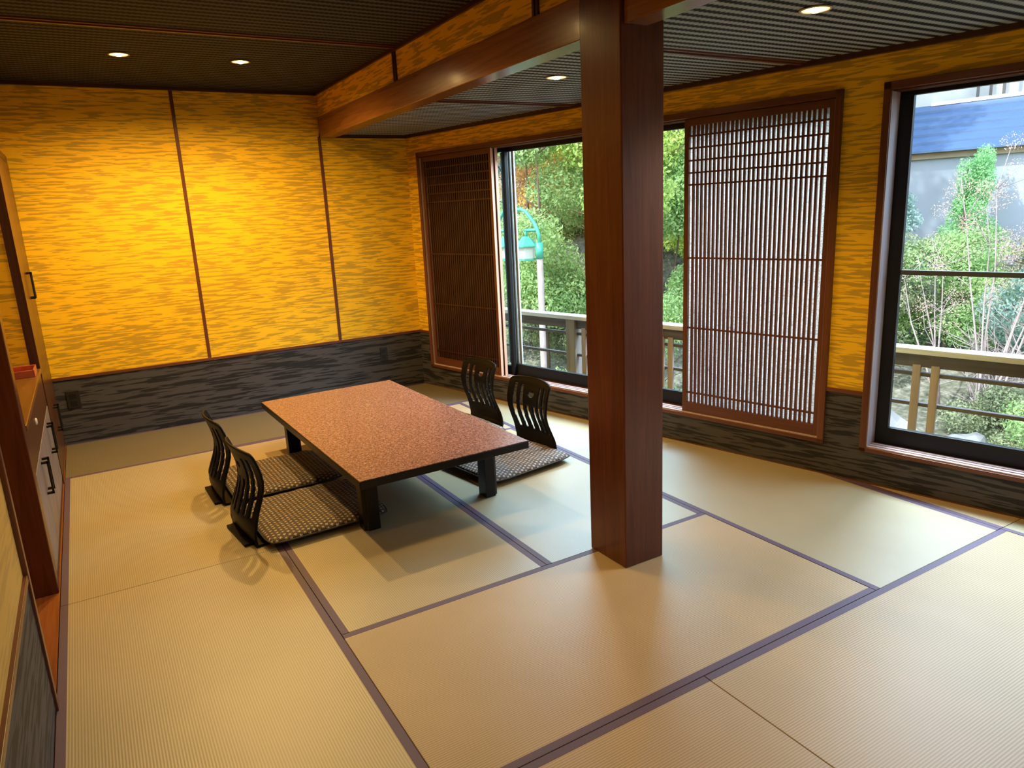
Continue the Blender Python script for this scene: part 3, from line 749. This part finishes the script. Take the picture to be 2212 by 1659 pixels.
def tree(name, s, d, h, spread, n, size, leaf, label, group, trunk=.09, crown0=.25, bark='darkbark', seedn=14, flat=1.0):
    z0 = gz(s, d)-.08; e = empty(name, W(s, d, z0), WROT); tag(e, label, 'tree' if name.endswith('tree') else 'shrub', group)
    top = h
    mb = MB(); lean = rng.uniform(-.2, .2)
    mb.tube([(0, 0, 0), (lean*.3, .0, top*.35), (lean, .05, top*.55), (lean, .0, top*.72)], [trunk, trunk*.8, trunk*.45, trunk*.15], 8)
    for k in range(7):
        a = rng.uniform(0, 2*PI); zc = top*rng.uniform(.25, .75); L = spread*rng.uniform(.5, .9)
        mb.tube([(lean*.6, 0, zc), (lean*.6+math.cos(a)*L*.5, math.sin(a)*L*.5, zc+L*.35), (lean*.6+math.cos(a)*L, math.sin(a)*L, zc+L*.55)], [trunk*.35, trunk*.22, trunk*.08], 5)
    mb.build('trunk', M[bark], e, smooth=True)
    bl = []
    for k in range(seedn):
        a = rng.uniform(0, 2*PI); q = rng.uniform(0, 1); zc = top*(crown0+(1-crown0)*rng.uniform(0.05, .95)); w = spread*(1.05-.55*abs((zc/top-crown0)/(1-crown0)-.4)/.6)
        rr = w*math.sqrt(q)*.8; r0 = spread*rng.uniform(.28, .48)
        bl.append((lean+math.cos(a)*rr, math.sin(a)*rr, zc, r0, r0, r0*.75*flat))
    leaf_cloud('foliage', LEAF[leaf], bl, n, size, e)
    return e
# wooded bank seen through the left window
GT = 'trees on the wooded bank beyond the railing'
T = [
 (-5.3, 7.2, 7.2, 1.9, 26000, .055, 'green', 'large mid-green tree on the bank behind the street lamp'),
 (-3.9, 8.2, 8.2, 1.9, 22000, .060, 'bright', 'yellow-green tree rising right of the street lamp'),
 (-7.6, 9.4, 7.6, 1.8, 20000, .065, 'autumn', 'autumn-coloured tree behind the street lamp'),
 (-9.9, 10.5, 9.2, 2.2, 20000, .075, 'teal', 'bluish green tree at the far left of the window view'),
 (-6.6, 11.5, 11.0, 2.4, 24000, .080, 'bright', 'tall bright tree high on the bank'),
 (-4.6, 12.5, 10.5, 2.6, 24000, .080, 'green', 'tall green tree high on the bank behind the pillar'),
 (-2.4, 10.0, 7.6, 1.7, 18000, .065, 'bright', 'yellow-green tree seen in the gap between pillar and lattice screen'),
 (-12.6, 13.5, 12.0, 2.8, 22000, .095, 'teal', 'distant bluish tree above the far lattice screen'),
 (-9.2, 14.5, 13.0, 3.0, 26000, .095, 'green', 'dense green tree at the top of the slope'),
 (-6.0, 16.0, 14.0, 3.2, 24000, .10, 'teal', 'pale tree at the back of the slope'),
 (-4.6, 14.6, 9.5, 2.0, 18000, .09, 'green', 'green tree left of the neighbouring building'),
]
T += [(-5.0, 9.5, 7.6, 1.0, 9000, .055, 'yellow', 'slender yellow autumn tree at the top right of the left window'),
      (-7.2, 8.6, 6.6, .8, 6000, .055, 'yellow', 'slender golden autumn tree above the street lamp')]
for (s_, d_, h, sp, n, sz, lf, lab) in T: tree('tree', s_, d_, h, sp, n, sz, lf, lab, GT, .055, .72 if lf == 'yellow' else .25)
# undergrowth near the stream
U = [
 (-4.2, 5.6, 2.4, 1.3, 9000, .045, 'green', 'low green bush below the railing behind the street lamp'),
 (-6.2, 6.6, 2.6, 1.3, 9000, .045, 'olive', 'low dull bush left of the street lamp post'),
 (-2.0, 6.4, 2.6, 1.5, 10000, .045, 'green', 'green bush seen below the rail beside the pillar'),
 (-7.9, 7.6, 1.7, 1.2, 8000, .045, 'green', 'low green bush on the slope farthest left in the left window'),
 (-6.9, 8.3, 1.8, 1.2, 8000, .045, 'teal', 'low bluish bush on the slope behind the lamp post'),
 (-5.3, 8.4, 1.9, 1.3, 9000, .045, 'olive', 'low olive bush on the slope right of the lamp post'),
 (-3.3, 8.9, 5.0, 1.5, 16000, .055, 'green', 'dense green bush filling the slope beside the pillar'),
 (-3.4, 11.5, 8.0, 1.8, 18000, .06, 'bright', 'bright tall bush high on the slope beside the pillar'),
 (-8.4, 12.0, 3.4, 1.7, 14000, .06, 'green', 'bush covering the steep slope in the middle of the left window'),
 (-5.3, 11.0, 3.0, 1.5, 14000, .06, 'green', 'bush on the slope seen between pillar and lattice screen'),
 (.0, 10.4, 2.5, 1.2, 12000, .045, 'olive', 'olive bush at the left of the right window view'),
 (1.3, 10.9, 2.7, 1.3, 13000, .045, 'green', 'green bush in the middle of the right window view'),
 (2.9, 10.4, 2.3, 1.3, 12000, .045, 'teal', 'bluish green bush at the right edge of the right window view'),
 (4.9, 10.2, 3.0, 1.5, 10000, .05, 'green', 'green bush beyond the right edge of the frame'),
 (-.5, 12.2, 2.4, 1.1, 12000, .05, 'teal', 'bluish shrub against the left part of the pale building wall'),
 (2.6, 12.3, 2.2, 1.3, 12000, .05, 'olive', 'olive shrub against the right part of the pale building wall'),
 (2.7, 8.5, .9, .8, 8000, .038, 'olive', 'low leafy bush under the railing in the right window'),
 (3.7, 7.8, 1.0, .9, 8000, .038, 'green', 'low green bush under the railing at the right edge'),
 (.1, 8.4, .9, .6, 5000, .038, 'green', 'small bush beside the boulder behind the right window frame'),
]
for (s_, d_, h, sp, n, sz, lf, lab) in U: tree('shrub', s_, d_, h, sp, n, sz, lf, lab, 'bushes on the stream bank', .03, .08)
# climbing plant on the building wall: a tall cone of hanging green
e = empty('climbing_plant', W(.50, 14.2, -2.2), WROT); tag(e, 'fresh green cone-shaped climber in front of the pale building wall', 'plant')
MB().tube([(0, 0, 0), (.05, 0, 2), (.02, 0, 4.3)], [.06, .045, .01], 6).build('stem', M['darkbark'], e, smooth=True)
leaf_cloud('foliage', LEAF['vine'], [(rng.uniform(-1, 1)*(1.05-.20*z)+.05*z, rng.uniform(-.25, .25), z, .20, .2, .30) for z in np.linspace(.6, 4.3, 60)], 20000, .035, e)
# peach-coloured shrub with thin branches
def twiggy(s, d, h, lab, leaf, n, lean, nb=14, dens=1.0, cat='shrub'):
    e = empty('twiggy_shrub', W(s, d, gz(s, d)-.05), WROT); tag(e, lab, cat, 'thin branched shrubs outside the right window')
    mb = MB(); tips = []
    for k in range(nb):
        a = rng.uniform(-1, 1); hh = h*rng.uniform(.55, 1.0); sx = lean+a*.75
        p = [(a*.08, rng.uniform(-.1, .1), 0)]
        for q in (.3, .6, .85, 1.0): p.append((a*.08+sx*q**1.3+rng.uniform(-.06, .06), rng.uniform(-.3, .3)*q, hh*q))
        mb.tube(p, [.022, .017, .011, .006, .003], 5)
        for w in range(6):
            i0 = rng.integers(1, 4); b0 = Vector(p[i0]); L = rng.uniform(.25, .7); aa = rng.uniform(-1.3, 1.3)
            p1 = b0+Vector((math.sin(aa)*L*.6, rng.uniform(-.15, .15), math.cos(aa)*L*.5)); p2 = b0+Vector((math.sin(aa)*L, rng.uniform(-.2, .2), math.cos(aa)*L*.85))
            mb.tube([b0, p1, p2], [.007, .005, .002], 4); tips.append(tuple(p2))
        tips.append(p[-1]); tips.append(p[-2])
    mb.build('branches', M['bark'], e, smooth=True)
    if n: leaf_cloud('foliage', LEAF[leaf], [(t[0], t[1], t[2], .16, .14, .15) for t in tips if t[2] > h*.45], n, .018, e)
    return e
twiggy(2.45, 8.8, 4.6, 'peach-leaved shrub with thin pale branches in front of the building', 'peach', 4200, .25, 8)
twiggy(1.75, 9.3, 3.0, 'lower peach and green shrub with thin branches', 'peach', 1100, -.3, 5)
twiggy(2.6, 9.2, 1.9, 'bare tangle of pale twigs above the railing in the right window', 'peach', 0, .1, 34)
twiggy(3.2, 9.6, 2.2, 'bare pale twigs at the right edge of the right window', 'peach', 0, -.1, 30)
twiggy(-3.6, 5.2, 1.7, 'few bare stems below the rail near the street lamp post', 'peach', 0, .0, 12)

# rocks by the stream
for k, (s_, d_, a, b, c, lab) in enumerate([(1.15, 7.6, .75, .42, .30, 'long pale boulder by the stream at the lower left of the right window'),
        (-.15, 8.6, .45, .4, .24, 'small pale rock beside the long boulder'), (2.6, 7.5, .42, .36, .30, 'upright grey rock in the middle of the stream bank'),
        (3.95, 6.5, .45, .35, .25, 'low grey rock at the lower right of the right window'), (-2.9, 5.9, .6, .5, .4, 'grey rock below the street lamp bushes')]):
    bm = bmesh.new(); bmesh.ops.create_icosphere(bm, subdivisions=3, radius=1)
    for v in bm.verts:
        f = 1+.16*math.sin(v.co.x*5+k)+.12*math.sin(v.co.y*7+2*k)+.1*math.sin(v.co.z*6); v.co = Vector((v.co.x*a*f, v.co.y*b*f, v.co.z*c*f))
    me = bpy.data.meshes.new('rock'); bm.to_mesh(me); bm.free(); me.materials.append(M['rock'])
    o = bpy.data.objects.new('rock', me); COL.objects.link(o); o.location = W(s_, d_, gz(s_, d_)+c*.4); o.rotation_euler.z = WROT+k; tag(o, lab, 'rock', 'rocks along the stream')
# neighbouring building
e = empty('neighbour_building', W(4.6, 15, -3.2), WROT); tag(e, 'pale building with a blue-grey seamed metal roof outside the right window', 'building')
def zb(z): return z+3.2
B(-6.6, 7, 0, 4, 0, zb(2.30)).build('wall', M['bldg'], e)
B(-6.62, 7.02, -.10, 0, zb(2.18), zb(2.36)).build('eave_board', M['tan'], e)
mb = MB()
for k in range(6):
    y0, y1 = -.30+k*.36, -.30+(k+1)*.36; z0, z1 = zb(2.36)+k*.20, zb(2.36)+(k+1)*.20
    mb.add([(-6.9, y0, z0), (7.2, y0, z0), (7.2, y1+.03, z1-.035), (-6.9, y1+.03, z1-.035), (-6.9, y0, z0-.05), (7.2, y0, z0-.05), (7.2, y1+.03, z1-.10), (-6.9, y1+.03, z1-.10)],
           [(0,1,2,3), (4,7,6,5), (0,4,5,1), (1,5,6,2), (2,6,7,3), (3,7,4,0)])
mb.build('roof', M['roof_blue'], e)
B(-5.7, 7.2, 1.80, 1.95, zb(3.50), zb(3.58)).build('ridge_cap', M['alu_light'], e)
# white upper storey behind
e = empty('rear_building', W(5.0, 20.2, -3.0), WROT); tag(e, 'white building with thin posts standing behind the blue-grey roof', 'building')
B(-9, 7, 0, 6, 0, 9.0).build('wall', M['bldg_white'], e)
for x in (-5.9, -5.6, -5.3, -4.8, -4.55, -4.3): B(x, x+.06, -.5, -.44, 6.2, 8.4).build('post', M['alu_grey'], e)
B(-6.2, -4.0, -.55, -.40, 8.4, 8.5).build('upper_rail', M['alu_light'], e)
B(-7.5, 6, -.6, 0, 6.1, 6.2).build('ledge', M['alu_light'], e)

# ------------------------------------------------------------------ light
w = bpy.data.worlds.new('World'); scene.world = w; w.use_nodes = True; nt = w.node_tree; nt.nodes.clear()
o = nt.nodes.new('ShaderNodeOutputWorld'); bg = nt.nodes.new('ShaderNodeBackground'); sk = nt.nodes.new('ShaderNodeTexSky')
sk.sky_type = 'NISHITA'; sk.sun_disc = False; sk.sun_elevation = math.radians(38); sk.sun_rotation = math.radians(230); sk.air_density = 1.0; sk.dust_density = 1.2; sk.ozone_density = 1.0
nt.links.new(sk.outputs[0], bg.inputs[0]); bg.inputs[1].default_value = .75; nt.links.new(bg.outputs[0], o.inputs[0])
s = bpy.data.lights.new('sun', 'SUN'); s.energy = 6.5; s.angle = math.radians(1.0); s.color = (1, .95, .86)
so = bpy.data.objects.new('sun', s); COL.objects.link(so)
sd = (WN*.62+WU*.35+Vector((0, 0, -.80))).normalized(); so.rotation_euler = sd.to_track_quat('-Z', 'Y').to_euler()
def area(name, loc, target, sx, sy, power, col):
    l = bpy.data.lights.new(name, 'AREA'); l.shape = 'RECTANGLE'; l.size = sx; l.size_y = sy; l.energy = power; l.color = col
    o = bpy.data.objects.new(name, l); COL.objects.link(o); o.location = loc
    d = Vector(target)-Vector(loc); o.rotation_euler = d.to_track_quat('-Z', 'Y').to_euler()
SKY = (.38, .70, 1.0)  # lamp panels added outside the windows, standing in for sky light
area('added_sky_panel', W(.4, 2.7, 3.4), W(1.6, -2.0, .3), 4.4, 1.5, 430, SKY)
area('added_sky_panel', W(3.2, 1.6, 3.3), W(3.2, -.3, .6), 1.4, 1.2, 420, (.76, .87, 1.0))  # added panel brightening the paper screen from behind
area('added_sky_panel', W(4.5, 1.3, 3.4), W(4.1, -.7, .0), 2.4, 1.2, 240, SKY)
area('added_sky_panel', W(1.9, 1.3, 3.4), W(1.9, -.7, .0), 2.6, 1.2, 60, SKY)
area('added_sky_panel', W(8.0, 2.4, 3.2), W(4.0, -.7, .2), 3.0, 1.8, 70, SKY)

# ------------------------------------------------------------------ camera
R = [[0.8569870827384324, -0.5131800210281937, -0.04711057245432307], [-0.16063507894530293, -0.1791491285199714, -0.9706193698679062], [0.4896626506399153, 0.8393758727578708, -0.2359632022164789]]
cam = bpy.data.cameras.new('camera'); co = bpy.data.objects.new('camera', cam); COL.objects.link(co)
X, Yd, Zf = Vector(R[0]), Vector(R[1]), Vector(R[2])
m = Matrix.Identity(4)
for r_ in range(3): m[r_][0] = X[r_]; m[r_][1] = -Yd[r_]; m[r_][2] = -Zf[r_]
m[2][3] = 1.5; co.matrix_world = m
cam.sensor_width = 36; cam.lens = 36*1545.7376/2212; cam.clip_start = .02; cam.clip_end = 300
scene.camera = co
scene.view_settings.view_transform = 'Standard'; scene.view_settings.look = 'None'; scene.view_settings.exposure = 0; scene.view_settings.gamma = 1
scene.cycles.max_bounces = 8; scene.cycles.transparent_max_bounces = 12; scene.cycles.use_denoising = True
scene.cycles.sample_clamp_indirect = 6; scene.cycles.caustics_reflective = False; scene.cycles.caustics_refractive = False
